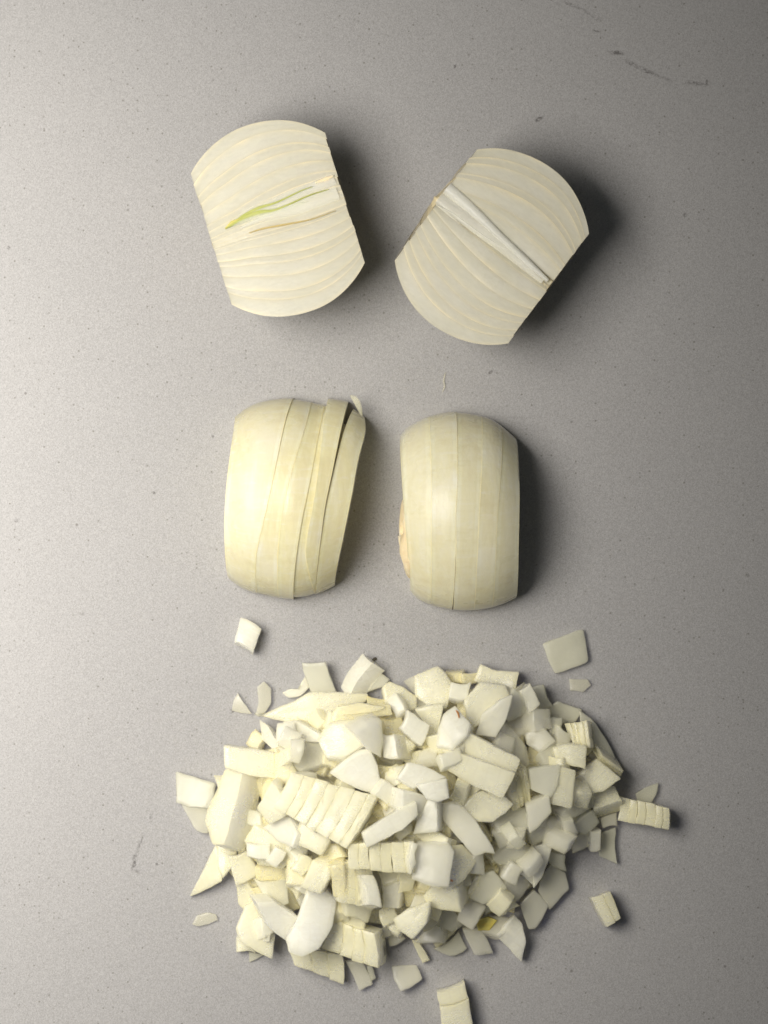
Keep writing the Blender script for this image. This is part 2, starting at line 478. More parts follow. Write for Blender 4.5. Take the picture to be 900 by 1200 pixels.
ridge(fA, HA, [(264, 268), (284, 254), (303, 244), (325, 237), (352, 224), (366, 219)], [.5, .9, 1.0, .6, .4, .2], 0.22, M['sprout'], 'sprout', hA)
ridge(fA, HA, [(268, 266), (285, 256), (303, 249), (320, 247), (338, 240), (362, 229), (385, 222)], [.5, 1.1, 1.4, .9, .5, .4, .2], 0.26, M['sprout'], 'sprout', hA)
ridge(fA, HA, [(264, 268), (272, 261), (282, 256)], [.3, .9, .3], 0.36, M['gold'], 'sprout_tip', hA)
ridge(fA, HA, [(370, 214), (382, 210), (391, 206)], [.4, 1.1, .4], 0.22, M['peach'], 'peach_patch', hA)
ridge(fA, HA, [(292, 273), (308, 268), (335, 263), (365, 257), (393, 247)], [.2, .45, .5, .3, .15], 0.20, M['tan'], 'membrane', hA)

# upper right half
angB = -36.5
ksB_pos = [0.0, 0.10, 0.30, 0.40, 0.60, 0.67, 0.82, 0.90, 1.0]
ksB_neg = [0.0, 0.08, 0.24, 0.40, 0.55, 0.65, 0.77, 0.86, 1.0]
hB, HB = onion_half_up((576.5, 289), angB, 26.4, 37.0, 36.8, ksB_pos, ksB_neg,
    'onion half lying cut face up with two raised white inner scales crossing it', 8, -1, (0.0, 0.0), lambda s: 1.5 - 0.03 * s, dip=1.3, slant=2.2)
fB = local(px2w(576.5, 289, HB), angB, HB)
ridge(fB, HB, [(514, 232), (540, 252), (572, 276), (606, 303), (636, 330)], [2.6, 3.0, 2.3, 2.0, 1.0], 0.10, M['core'], 'inner_scale', hB)
ridge(fB, HB, [(524, 220), (552, 244), (586, 277), (616, 305), (642, 329)], [2.7, 2.3, 1.7, 1.5, 0.9], 0.85, M['core'], 'inner_scale', hB)
ridge(fB, HB, [(512, 240), (533, 252), (560, 272), (585, 288), (604, 296)], [.2, .5, .6, .5, .2], 0.24, M['core'], 'membrane', hB)

# ------------------------------------------------------------------ onion halves, cut face down, sliced
SMOOTH = {}
def interp_poly(pts, v, along=1):
    """pts sorted along coordinate `along`; returns the other coordinate"""
    key_ = (tuple(pts), along)
    if key_ not in SMOOTH:
        SMOOTH[key_] = sorted((p[along], p[1 - along]) for p in resample(pts, 40))
    a = SMOOTH[key_]
    return float(np.interp(v, [q[0] for q in a], [q[1] for q in a]))

def onion_half_down(cpx, top, bot, slices, label, mat, seed, height):
    rg = random.Random(seed)
    Zr = 12.0
    cx, cy = px2w(cpx[0], cpx[1], Zr)
    root = empty('sliced_onion_half', (cx, cy, 0))
    tag(root, label, 'onion half', 'onion halves lying cut face down')
    NP, NTt = 44, 10
    ymid = cpx[1]
    ytop0 = min(p[1] for p in top); ybot0 = max(p[1] for p in bot)
    for (name, left, right, yo_top, yo_bot, rs, dz, kx) in slices:
        V, Fc, UV = [], [], []
        def prof(xx):
            a = interp_poly(top, xx, 0) + yo_top; b = interp_poly(bot, xx, 0) + yo_bot
            return a, b
        for i in range(NTt + 1):
            tt = i / NTt
            for q in range(NP + 1):
                ph = math.pi * q / NP
                # iterate to find x on this row
                yy = (ytop0 + ybot0) / 2 - math.cos(ph) * (ybot0 - ytop0) / 2
                xl = interp_poly(left, yy); xr = interp_poly(right, yy)
                xx = xl + (xr - xl) * tt
                a, b = prof(xx)
                c_ = (a + b) / 2; rr = (b - a) / 2
                y_ = c_ - math.cos(ph) * rr * rs
                X, Y = px2w(xx, y_, Zr)
                z = math.sin(ph) ** 0.92 * rr / 3 * height * rs + dz * math.sin(ph)
                wv = mnoise.noise(Vector((X * 0.06, Y * 0.05, seed + rs * 9))) * 0.45
                edge = min(tt, 1 - tt) * abs(xr - xl)
                z -= 0.02 * max(0, 1 - edge / 0.5)
                V.append((X - cx, Y - cy, max(0.05, z + wv * math.sin(ph))))
                UV.append((max(0.0, 1 - edge / 5.0), q / NP))
        nv = NP + 1
        for i in range(NTt):
            for q in range(NP):
                a = i * nv + q
                Fc.append((a, a + nv, a + nv + 1, a + 1))
        # flat underside and the walls down to it
        nb = len(V)
        for k in range(nb):
            V.append((V[k][0], V[k][1], 0.02)); UV.append((0.3, 0))
        for i in range(NTt):
            for q in range(NP):
                a = nb + i * nv + q
                Fc.append((a, a + 1, a + nv + 1, a + nv))
        for q in range(NP):
            for i in (0, NTt):
                a = i * nv + q
                Fc.append((a, a + 1, nb + a + 1, nb + a))
        for i in range(NTt):
            for q in (0, NP):
                a = i * nv + q
                Fc.append((a, a + nv, nb + a + nv, nb + a))
        mesh_obj(name, V, Fc, mat, root, uvs=UV)
    return root, (cx, cy)

topC = [(262, 492), (268, 490), (276, 485), (290, 475), (310, 468), (343, 465), (378, 471), (400, 474), (415, 479), (427, 488), (432, 492)]
botC = [(262, 676), (268, 681), (285, 692), (310, 699), (345, 704), (370, 699), (395, 687), (420, 672)]
Lc = [(275, 465), (275, 490), (269, 560), (266, 620), (266, 680), (267, 705)]
bA = [(343, 465), (335, 500), (324, 560), (313, 610), (303, 655), (300, 705)]
bB = [(365, 465), (359, 500), (343, 560), (334, 600), (328, 650), (326, 705)]
bC = [(380, 465), (377, 490), (366, 560), (356, 610), (348, 660), (343, 705)]
bD = [(384, 465), (378, 500), (373, 560), (366, 600), (357, 650), (351, 705)]
bD2 = [(385, 460), (380, 500), (374, 560), (368, 600), (360, 650), (368, 700)]
bE = [(408, 465), (401, 503), (391, 560), (383, 600), (376, 650), (369, 703)]
bE2 = [(414, 465), (403.5, 503), (391.4, 560), (383.2, 600), (376.2, 650), (369.2, 703)]
Rc = [(427, 465), (428, 490), (420, 540), (413, 590), (404, 640), (394, 688), (392, 705)]
slC = [('slice', Lc, bA, 0, 0, 1.0, 0.0, 1), ('slice', bA, bB, 1.2, 0, 0.998, 0, 1), ('slice', bB, bC, 1.8, 0, 0.998, 0, 1),
       ('slice', bC, bD2, 1.5, -2, 0.992, 0, 1), ('slice', bD2, bE, -8, -1, 0.988, 0.1, 1),
       ('slice', bE2, Rc, -1, -1, 0.995, 0.0, 1),
       ('inner_core', [(360, 465), (350, 600), (345, 705)], [(418, 465), (418, 490), (411, 540), (404, 590), (396, 640), (386, 688), (384, 705)], 14, -6, 0.93, -1.5, 1)]
hC, cC = onion_half_down((346, 585), topC, botC, slC,
    'onion half lying cut face down, its loose slices spreading apart at the top right', M['skin'], 11, 0.97)
# thin loose flap of skin at the top right corner of this half
flap = resample([(411, 463), (415, 466), (420, 475), (424, 487)], 8)
V, F = [], []
for i, (x, y) in enumerate(flap):
    wd = 1.1 * math.sin(math.pi * (i + .6) / 8.2)
    X, Y = px2w(x, y, 14)
    X -= cC[0]; Y -= cC[1]
    for dx, dz in ((-wd, 0), (0, .5), (wd, 0.1), (0, -.3)):
        V.append((X + dx, Y + dx * .4, 13 + dz - i * 0.3))
for i in range(7):
    for k in range(4):
        a = i * 4 + k; b = i * 4 + (k + 1) % 4
        F.append((a, b, b + 4, a + 4))
F += [(3, 2, 1, 0), (28, 29, 30, 31)]
mesh_obj('skin_flap', V, F, M['G'], hC)

topD = [(466, 514), (470, 508), (480, 498), (505, 486), (535, 481), (570, 487), (590, 498), (606, 512)]
botD = [(466, 676), (472, 684), (479, 692), (495, 706), (530, 716), (560, 716), (585, 711), (606, 702)]
Ld = [(469, 480), (469, 508), (471, 560), (474, 620), (477, 660), (480, 692), (481, 717)]
d1 = [(503, 480), (504, 560), (504, 640), (505, 717)]
d2 = [(535, 480), (534, 560), (532, 600), (532, 650), (530, 717)]
d2b = [(535.2, 480), (534.2, 560), (532.2, 600), (532.2, 660), (531.2, 690), (531.6, 717)]
d3 = [(565, 480), (561, 560), (557, 640), (556, 717)]
d4 = [(589, 480), (585, 540), (580, 600), (578, 660), (577, 717)]
Rd = [(606, 480), (606, 560), (605, 640), (606, 717)]
slD = [('slice', Ld, d1, 0, 0, 1.0, 0.0, 1), ('slice', d1, d2, 0, 0, 0.9995, 0, 1), ('slice', d2b, d3, 0.6, 0, 0.9995, 0, 1),
       ('slice', d3, d4, 0.5, 0, 1.0, 0, 1), ('slice', d4, Rd, 1, 0, 1.0, 0, 1)]
hD, cD = onion_half_down((537, 600), topD, botD, slD,
    'neat onion half lying cut face down, its brownish root plate bulging at the left', M['skinb'], 23, 1.0)
# root plate bulging from the left end
V, F = [], []
NR, NC = 9, 22
for i in range(NR):
    f = i / (NR - 1)
    for k in range(NC):
        a = 2 * math.pi * k / NC
        rr = math.sin(f * math.pi / 2) * (1 + 0.12 * mnoise.noise(Vector((math.cos(a) * 2, math.sin(a) * 2, f * 2))))
        X, Y = px2w(483 - 16 * (1 - f * f * f) * (0.75 + .45 * mnoise.noise(Vector((a, f * 2, 4)))) , 628 + 50 * rr * math.sin(a), 16)
        V.append((X - cD[0], Y - cD[1], 15 + 14 * rr * math.cos(a)))
for i in range(NR - 1):
    for k in range(NC):
        F.append((i * NC + k, i * NC + (k + 1) % NC, (i + 1) * NC + (k + 1) % NC, (i + 1) * NC + k))
F.append(tuple(reversed(range(NC)))); F.append(tuple((NR - 1) * NC + k for k in range(NC)))
mesh_obj('root_plate', V, F, M['root'], hD)

# ------------------------------------------------------------------ the heap: height map used to rest every piece on those below it
GX0, GY0, GS = -110.0, -225.0, 1.0
GW, GH = 260, 200
HM = np.zeros((GH, GW))
gx = GX0 + (np.arange(GW) + .5) * GS
gy = GY0 + (np.arange(GH) + .5) * GS
GXX, GYY = np.meshgrid(gx, gy)

def in_poly(px, py, poly):
    inside = np.zeros(px.shape, bool)
    n = len(poly); j = n - 1
    for i in range(n):
        xi, yi = poly[i]; xj, yj = poly[j]
        cond = ((yi > py) != (yj > py)) & (px < (xj - xi) * (py - yi) / ((yj - yi) or 1e-9) + xi)
        inside ^= cond
        j = i
    return inside

def round_outline(poly, n_out=28, cut=0.065):
    P = []
    n = len(poly)
    for i in range(n):
        a = np.array(poly[i - 1]); b = np.array(poly[i]); c = np.array(poly[(i + 1) % n])
        P.append(tuple(b + (a - b) * cut)); P.append(tuple(b + (a + c - 2 * b) * cut * .28)); P.append(tuple(b + (c - b) * cut))
    # add points on long edges
    out = []
    m = len(P)
    per = sum(math.dist(P[i], P[(i + 1) % m]) for i in range(m))
    step = per / n_out
    for i in range(m):
        a, b = P[i], P[(i + 1) % m]
        d = math.dist(a, b); k = max(1, int(round(d / step)))
        for q in range(k):
            out.append((a[0] + (b[0] - a[0]) * q / k, a[1] + (b[1] - a[1]) * q / k))
    return out

def bow_edges(poly, amt, rg):
    """onion layers are curved: give opposite edges of a quad the same slight arc"""
    if len(poly) != 4: return poly
    P = [np.array(p) for p in poly]
    out = []
    b0, b1 = rg.uniform(-amt, amt), rg.uniform(-amt, amt) * .5
    ctr = sum(P) / 4
    n0 = P[1] - P[0]; n1 = P[2] - P[1]
    o0 = np.array([-n0[1], n0[0]]) * b0; o1 = np.array([-n1[1], n1[0]]) * b1
    for i, o_ in ((0, o0), (1, o1), (2, o0), (3, o1)):
        a, c = P[i], P[(i + 1) % 4]
        out += [tuple(a), tuple(a * .72 + c * .28 + o_ * .8), tuple((a + c) / 2 + o_), tuple(a * .28 + c * .72 + o_ * .8)]
    return out

def slab(poly, T, zfun, ex, seed, rings=(1.0, 0.95, 0.72, 0.4), bev=0.4):
    """closed slab: poly (mm), zfun(x,y) its top surface, ex = horizontal shift of the underside, T thickness down"""
    out = round_outline(poly) if len(poly) < 12 else round_outline(poly, 32, 0.12)
    cx = sum(p[0] for p in out) / len(out); cy = sum(p[1] for p in out) / len(out)
    n = len(out)
    V, F = [], []
    sd = seed * 1.37
    def wob(x, y, s): return mnoise.noise(Vector((x * .16, y * .16, s)))
    def pt(x, y, lvl):     # lvl 0 top .. 1 bottom
        z = zfun(x, y)
        return (x + ex[0] * lvl, y + ex[1] * lvl, z - T * lvl)
    def ring(scale, lvl, dz=0.0, w=0.45):
        for (x, y) in out:
            X = cx + (x - cx) * scale; Y = cy + (y - cy) * scale
            X += 0.35 * mnoise.noise(Vector((x * .3, y * .3, sd + lvl))); Y += 0.35 * mnoise.noise(Vector((x * .3, y * .3, sd + 9 + lvl)))
            p = pt(X, Y, lvl)
            V.append((p[0], p[1], p[2] + dz + w * wob(X, Y, sd + (0 if lvl < .5 else 50))))
    b2 = bev / max(3.0, math.sqrt(abs(sum(out[i - 1][0] * out[i][1] - out[i][0] * out[i - 1][1] for i in range(n)) / 2)))
    # top: centre, rings, rim; then side; then bottom
    V.append((*pt(cx, cy, 0)[:2], pt(cx, cy, 0)[2] + .3 * wob(cx, cy, sd)))
    ring(0.42, 0); ring(0.75, 0); ring(1 - 1.3 * b2, 0); ring(1.0, 0, -bev * .6)
    ring(1.0 + 0.01, 0.5); ring(1.0, 1, bev * .6); ring(1 - 1.3 * b2, 1); ring(0.6, 1)
    V.append((*pt(cx, cy, 1)[:2], pt(cx, cy, 1)[2]))
    nr = 8
    ccw = sum(out[i - 1][0] * out[i][1] - out[i][0] * out[i - 1][1] for i in range(n)) > 0
    def add(f):
        F.append(f if ccw else tuple(reversed(f)))
    for k in range(n):
        add((0, 1 + k, 1 + (k + 1) % n))
    for r in range(nr - 1):
        for k in range(n):
            a = 1 + r * n + k; b = 1 + r * n + (k + 1) % n
            add((a, a + n, b + n, b))
    last = 1 + (nr - 1) * n
    for k in range(n):
        add((last + k, len(V) - 1, last + (k + 1) % n))
    return V, F

def mass_centre(poly):
    return (sum(p[0] for p in poly) / len(poly), sum(p[1] for p in poly) / len(poly))

def settle(poly, T, slope, ex, bendf, tol=1.4, pct=78):
    """lowest height at which a slab with this outline and tilt can rest on the height map"""
    cx, cy = mass_centre(poly)
    x0 = min(p[0] for p in poly); x1 = max(p[0] for p in poly); y0 = min(p[1] for p in poly); y1 = max(p[1] for p in poly)
    i0 = max(0, int((x0 - GX0) / GS) - 1); i1 = min(GW, int((x1 - GX0) / GS) + 2)
    j0 = max(0, int((y0 - GY0) / GS) - 1); j1 = min(GH, int((y1 - GY0) / GS) + 2)
    X = GXX[j0:j1, i0:i1]; Y = GYY[j0:j1, i0:i1]
    m = in_poly(X, Y, poly)
    if m.sum() < 2:
        return T + 0.1, None
    top = slope[0] * (X - cx) + slope[1] * (Y - cy) + bendf(X, Y)
    bottom = top - T
    Hs = HM[j0:j1, i0:i1]
    need = (Hs - bottom)[m]
    z = np.percentile(need, pct) - tol
    z = max(z, float((-bottom[m]).max()) + 0.15)
    return z, (j0, j1, i0, i1, m, top)

def fitted_slope(poly, k=0.75, lim=0.5):
    cx, cy = mass_centre(poly)
    m = in_poly(GXX, GYY, poly)
    if m.sum() < 8: return (0, 0)
    A = np.stack([GXX[m] - cx, GYY[m] - cy, np.ones(m.sum())], 1)
    s, *_ = np.linalg.lstsq(A, HM[m], rcond=None)
    sx, sy = s[0] * k, s[1] * k
    q = math.hypot(sx, sy)
    if q > lim: sx *= lim / q; sy *= lim / q
    return (sx, sy)

PIECES = []
def add_piece(poly_px, T, mat, label, d=None, bend=0.0, n=0, bow=0.0, group='pieces of diced onion', filler=False, slope=None, small=False, flat=False, tone=''):
    seed = len(PIECES) + 1
    if bend == 0.0 and not n: bend = random.Random(seed * 3).uniform(0.3, 1.3) * min(1, T / 6)
    if not filler and not flat:
        mx_, my_ = mass_centre(poly_px)
        poly_px = [(mx_ + (x - mx_) * 1.07, my_ + (y - my_) * 1.07) for x, y in poly_px]
    rg = random.Random(seed * 13 + 5)
    z = 6.0
    pl = [px2w(x, y, 0) for x, y in poly_px]
    c0 = mass_centre(pl)
    jj = int(min(max((c0[1] - GY0) / GS, 0), GH - 1)); ii = int(min(max((c0[0] - GX0) / GS, 0), GW - 1))
    z = HM[jj, ii] + T
    for it in range(3):
        poly = pl if filler else [px2w(x, y, z) for x, y in poly_px]
        ex = (0.0, 0.0); ver = T
        cx, cy = mass_centre(poly)
        if d is not None:
            dx, dy = d[0] / 3.0, -d[1] / 3.0
            q = math.hypot(dx, dy); q2 = min(q, T * 0.80)
            if q > 1e-6: dx *= q2 / q; dy *= q2 / q
            ver = math.sqrt(T * T - q2 * q2)
            ex = (dx, dy)
            sl = (dx / ver, dy / ver)          # plane whose normal is opposite the extrusion
            qq = math.hypot(*sl)
            if qq > 0.75: sl = (sl[0] * .75 / qq, sl[1] * .75 / qq)
        elif slope is not None:
            sl = slope
        elif flat:
            sl = (0, 0)
        else:
            sl = fitted_slope(poly)
            tj = 0.10 if filler else 0.24
            sl = (sl[0] + rg.uniform(-tj, tj), sl[1] + rg.uniform(-tj, tj))
            ex = (sl[0] * T * .9, sl[1] * T * .9)
        # local axis a: from first to second corner
        ax = np.array(poly[1]) - np.array(poly[0]); L = np.linalg.norm(ax) or 1; ax = ax / L
        ext = max(abs((np.array(p) - (cx, cy)) @ ax) for p in poly) or 1
        def bendf(X, Y, ax=ax, ext=ext, cx=cx, cy=cy):
            u = ((X - cx) * ax[0] + (Y - cy) * ax[1]) / ext
            return -bend * (u * u - 0.33)
        z, info = settle(poly, ver, sl, ex, bendf)
        if filler: break
    if info is not None:
        j0, j1, i0, i1, m, top = info
        H = HM[j0:j1, i0:i1]
        H[m] = np.maximum(H[m], (z + top)[m])
    def zf(x, y): return z + sl[0] * (x - cx) + sl[1] * (y - cy) + float(bendf(x, y))
    rz = math.atan2(ax[1], ax[0])
    PIECES.append(label)
    def emit(V, F, name, parent, mt, origin=(cx, cy)):
        c_, s_ = math.cos(-rz), math.sin(-rz)
        V2 = [((x - origin[0]) * c_ - (y - origin[1]) * s_, (x - origin[0]) * s_ + (y - origin[1]) * c_, max(0.1, z_)) for x, y, z_ in V]
        if parent is None:
            return mesh_obj(name, V2, F, mt, None, (origin[0], origin[1], 0), rz)
        return mesh_obj(name, V2, F, mt, parent)
    if n:
        root = empty('diced_onion_piece', (cx, cy, 0), rz)
        A, B, C_, D_ = [np.array(p) for p in poly[:4]]
        cuts = [0.0]
        for k in range(n): cuts.append(cuts[-1] + rg.uniform(.65, 1.35))
        cuts = [c / cuts[-1] for c in cuts]
        for k in range(n):
            u0, u1 = cuts[k], cuts[k + 1] - 0.003
            pts = []
            for v in (0, .33, .67, 1):
                b_ = bow * (1 - (2 * v - 1) ** 2)
                pts.append(tuple((A + (D_ - A) * v) * (1 - u1 - b_) + (B + (C_ - B) * v) * (u1 + b_)))
            for v in (1, .67, .33, 0):
                b_ = bow * (1 - (2 * v - 1) ** 2)
                pts.append(tuple((A + (D_ - A) * v) * (1 - u0 - b_) + (B + (C_ - B) * v) * (u0 + b_)))
            sh = (rg.uniform(-.4, .4), rg.uniform(-.25, .25))
            axv = np.array(D_ - A); axv = axv / (np.linalg.norm(axv) or 1)
            pts = [(p[0] + axv[0] * sh[0], p[1] + axv[1] * sh[0]) for p in pts]
            dz = rg.uniform(-.25, .25)
            lm = tuple((pts[3][i] + pts[0][i]) / 2 for i in (0, 1)); l0 = tuple((pts[4][i] + pts[7][i]) / 2 for i in (0, 1))
            du = math.dist(lm, l0)
            def zl(x, y, lm=lm, l0=l0, du=du, dz=dz):
                # each layer bulges slightly so the joints read as grooves
                t_ = ((x - l0[0]) * (lm[0] - l0[0]) + (y - l0[1]) * (lm[1] - l0[1])) / (du * du + 1e-6)
                return zf(x, y) + dz + 0.16 * (1 - (2 * t_ - 1) ** 2)
            V, F = slab(pts, ver, zl, ex, seed * 7 + k, bev=0.14)
            emit(V, F, 'layer', root, mat)
        o = root
    else:
        V, F = slab(bow_edges(poly, 0.11, rg), ver, zf, ex, seed, bev=min(0.65, T * .14))
        o = emit(V, F, 'diced_onion_piece', None, mat)
    tag(o, label, 'onion piece', group)
    if (filler or small) and info is not None:
        FILL.append((o, info, z, (cx, cy), tone))
    else:
        SPOT.append((cx, cy, label))
    return o
FILL = []; SPOT = []

# --- fillers: the body of the heap, random pieces resting on one another
HEAP = [(250, 925), (300, 850), (370, 822), (430, 800), (520, 798), (600, 800), (640, 830), (690, 850), (712, 905), (700, 960),
        (690, 990), (655, 1010), (625, 1050), (590, 1080), (530, 1098), (470, 1090), (420, 1095), (350, 1105), (300, 1090), (285, 1040), (262, 985)]
heapw = [px2w(*p) for p in HEAP]
hp = np.array(heapw)
def edge_dist(x, y):
    best = 1e9
    for i in range(len(hp)):
        a = hp[i - 1]; b = hp[i]; ab = b - a
        t_ = max(0, min(1, ((x - a[0]) * ab[0] + (y - a[1]) * ab[1]) / (ab @ ab)))
        best = min(best, math.hypot(x - a[0] - ab[0] * t_, y - a[1] - ab[1] * t_))
    return best
def dome(x, y):
    d_ = edge_dist(x, y)
    cxx, cyy = px2w(455, 940)
    q = math.exp(-(((x - cxx) / 60) ** 2 + ((y - cyy) / 45) ** 2))
    return min(7, 0.5 * d_) * 0.9 + 15 * q * min(1, d_ / 22)
FILL_LABEL = 'pale diced onion piece deep in the heap, mostly hidden under other pieces'
frg = random.Random(42)
xs = [p[0] for p in heapw]; ys = [p[1] for p in heapw]
tries = 0; nf = 0
while tries < 6000 and nf < 250:
    tries += 1
    x = frg.uniform(min(xs), max(xs)); y = frg.uniform(min(ys), max(ys))
    if not in_poly(np.array([x]), np.array([y]), heapw)[0]: continue
    d_ = edge_dist(x, y)
    if d_ < 4: continue
    ii = int((x - GX0) / GS); jj = int((y - GY0) / GS)
    patch = HM[max(0, jj - 4):jj + 5, max(0, ii - 4):ii + 5]
    if patch.mean() > dome(x, y) - 3.0: continue
    a = frg.uniform(0, math.pi); l1 = frg.uniform(4.2, 7.2); l2 = frg.uniform(3.8, 6.0)
    ca, sa = math.cos(a), math.sin(a)
    k = 450 + x * 3, 600 - y * 3
    poly = []
    for (u, v) in ((-1, -1), (1, -1), (1, 1), (-1, 1)):
        u *= l1 * frg.uniform(.8, 1.1); v *= l2 * frg.uniform(.75, 1.1)
        poly.append((k[0] + (u * ca - v * sa) * 3, k[1] - (u * sa + v * ca) * 3))
    mk = frg.choice('CCYYYYT')  # mostly yellow, painting the glow of light down in the gaps
    add_piece(poly, frg.uniform(3.5, 6.5), M[mk], FILL_LABEL, bend=frg.uniform(0, .8), filler=True, tone=mk)
    nf += 1
print('fillers', nf, 'tries', tries, 'max height', HM.max())

# --- pieces that show, bottom ones first
P = add_piece
W, C, Y, G, T = M['W'], M['C'], M['Y'], M['G'], M['T']
# loose pieces lying on the stone round the heap
P([(281, 724), (306, 737), (297, 764), (275, 752)], 7, W, 'small white onion cube alone on the stone below the sliced half', d=(-2, 4), flat=True)
P([(636, 754), (684, 737), (690, 776), (651, 790), (643, 774)], 2.6, G, 'largest loose piece, a flat greenish square on the stone right above the heap', bend=1.0, flat=True)
P([(667, 796), (688, 796), (693, 803), (683, 811), (668, 809)], 1.8, T, 'tiny flat translucent scrap just below the greenish square', flat=True)
P([(272, 833), (274, 822), (279, 813), (285, 824), (295, 836), (282, 835)], 2.0, T, 'thin curled white sliver at the far left of two above the heap', slope=(0.2, 0.0))
P([(300, 836), (303, 822), (302, 806), (309, 800), (317, 808), (317, 824), (310, 834)], 3.0, T, 'crescent shaped white sliver leaning on edge above the heap', slope=(-0.25, 0.0))
P([(298, 836), (313, 836), (312, 841), (303, 840)], 1.0, G, 'thin dark rim scrap at the foot of the crescent sliver', flat=True)
P([(225, 1084), (231, 1073), (243, 1070), (253, 1072), (255, 1078), (246, 1083), (232, 1086)], 1.6, T, 'tiny oval flake on the stone left of the heap bottom', flat=True)
P([(460, 1134), (487, 1132), (494, 1147), (480, 1156), (470, 1160), (463, 1148)], 4, T, 'small two layered grey piece on the stone under the heap', n=0, d=(0, 3), bend=.6)
P([(745, 930), (757, 923), (772, 918), (769, 932), (761, 944), (748, 942)], 2.2, G, 'flat pointed greenish scrap behind the six layered strip', flat=True)
P([(512, 1163), (544, 1151), (549, 1170), (515, 1179)], 9, C, 'cream chunk cut off by the bottom edge of the photo, rim half', flat=True, n=0)
P([(515, 1179.5), (549, 1170.5), (554, 1203), (518, 1206)], 9, C, 'cream chunk cut off by the bottom edge of the photo, lower half', flat=True)
P([(693, 1052), (716, 1045), (728, 1076), (711, 1086)], 8, C, 'small two layered cream cube alone on the stone right of the heap', n=2, d=(-2, 3), flat=True)

# rim of the heap, right side
P([(680, 835), (694, 845), (710, 866), (722, 892), (710, 900), (697, 893), (686, 880), (683, 856)], 5, G, 'long curved brownish outer layer slab at the upper right rim of the heap', slope=(-0.45, -0.25))
P([(705, 976), (722, 970), (724, 1013), (702, 1003)], 3.0, G, 'flat greenish triangle at the right rim below the layered strip', flat=True)
P([(705, 960), (723, 954), (723, 968), (708, 970)], 5, T, 'small grey wedge under the bright cube at the right rim')
P([(727, 934), (783, 947), (783, 972), (724, 962)], 8, C, 'strip of six upright layers jutting out at the right of the heap', n=6, bow=0.03, d=(4, 2), flat=True)
P([(583, 1097), (592, 1084), (602, 1073), (612, 1084), (616, 1105), (611, 1127)], 5, W, 'pointed white wedge at the lower right rim of the heap', slope=(0.1, 0.25))
P([(610, 1060), (625, 1044), (643, 1062), (628, 1088), (620, 1089)], 6, T, 'kite shaped grey white piece at the lower right rim', slope=(-0.2, 0.2))
P([(635, 1028), (645, 1014), (662, 1025), (666, 1042), (645, 1066), (632, 1044)], 5, T, 'six cornered grey piece leaning at the right rim above the bare stone', slope=(-.3, .2))
P([(543, 1090), (563, 1091), (571, 1102), (577, 1117), (557, 1119), (549, 1103)], 4.5, T, 'rounded grey tongue shaped piece at the bottom rim of the heap', bend=.8)
P([(508, 1112), (538, 1092), (547, 1112), (527, 1121)], 3, G, 'flat grey piece lying on the stone at the bottom rim', flat=True)
P([(482, 1102), (490, 1102), (504, 1125), (495, 1129)], 3.5, C, 'narrow stick pointing down out of the bottom rim', flat=True)
P([(455, 1098), (466, 1092), (474, 1100), (457, 1109)], 4, T, 'small grey wedge beside the narrow stick')
P([(430, 1132), (436, 1131), (441, 1147), (434, 1150)], 3, G, 'sliver behind the flat grey slab at the bottom', flat=True)
P([(405, 1127), (424, 1126), (437, 1154), (421, 1161)], 3.5, T, 'flat grey slab sticking out lowest from the bottom of the heap', flat=True)
P([(337, 1112), (402, 1119), (403, 1154), (345, 1132)], 7, C, 'three layered wedge lying flat at the bottom left rim', n=3, flat=True, bow=0.02)
P([(292, 1116), (309, 1119), (292, 1128)], 1.6, G, 'thin green scrap under the lower left corner chunk', flat=True)
P([(277, 1098), (300, 1104), (299, 1118), (277, 1116)], 5, C, 'low cream block at the lower left corner of the heap', flat=True)
P([(252, 992), (258, 1008), (259, 1032), (241, 1042), (223, 1051), (232, 1033)], 4, C, 'pale triangle pointing down left from the left rim', slope=(0.35, 0.0))
P([(207, 906), (250, 919), (248, 938), (244, 946), (222, 945), (208, 940)], 5, G, 'greenish square, the leftmost piece of the heap', slope=(0, -0.2), d=(1, 2))
P([(212, 942), (246, 944), (243, 977), (226, 969)], 4, T, 'pale translucent slab under the leftmost greenish square', flat=True)
P([(264, 875), (321, 884), (321, 912), (291, 908), (265, 900)], 8, C, 'clean cut cream rectangle at the upper left rim', slope=(-.12, -.1))
P([(330, 812), (340, 807), (352, 808), (357, 793), (363, 806), (352, 816), (338, 818)], 3.0, W, 'thin white crescent at the top left rim of the heap', flat=True)
P([(355, 778), (381, 777), (396, 816), (368, 817)], 5, G, 'upright grey green rectangle at the top left rim', slope=(0.0, 0.25))
P([(430, 812), (436, 783), (457, 797), (447, 806)], 4, G, 'grey green side slab at the top rim beside the white strip', flat=True)
P([(425, 768), (436, 778), (411, 814), (400, 805)], 8, W, 'tilted white topped block standing at the top rim', d=(14, 9))
P([(487, 1105), (500, 1082), (515, 1086), (512, 1102)], 9, T, 'grey block with a pale top at the bottom rim', d=(9, 6))
P([(474, 799), (488, 793), (492, 808), (487, 815)], 3, T, 'little translucent tip at the top rim left of the big square')
P([(522, 788), (541, 788), (542, 800), (528, 799)], 6, Y, 'small yellowish cube at the top rim behind the white cube')
P([(541, 789), (561, 789), (559, 801), (543, 800)], 6, Y, 'second yellowish cube at the top rim right of the first')
P([(624, 807), (637, 803), (648, 827), (632, 833)], 7, G, 'dark grey rectangle at the upper right rim beside a white strip')
P([(640, 832), (653, 823), (681, 832), (673, 846), (658, 848), (643, 841)], 4, G, 'green striped flat piece at the upper right rim', slope=(.05, .15))

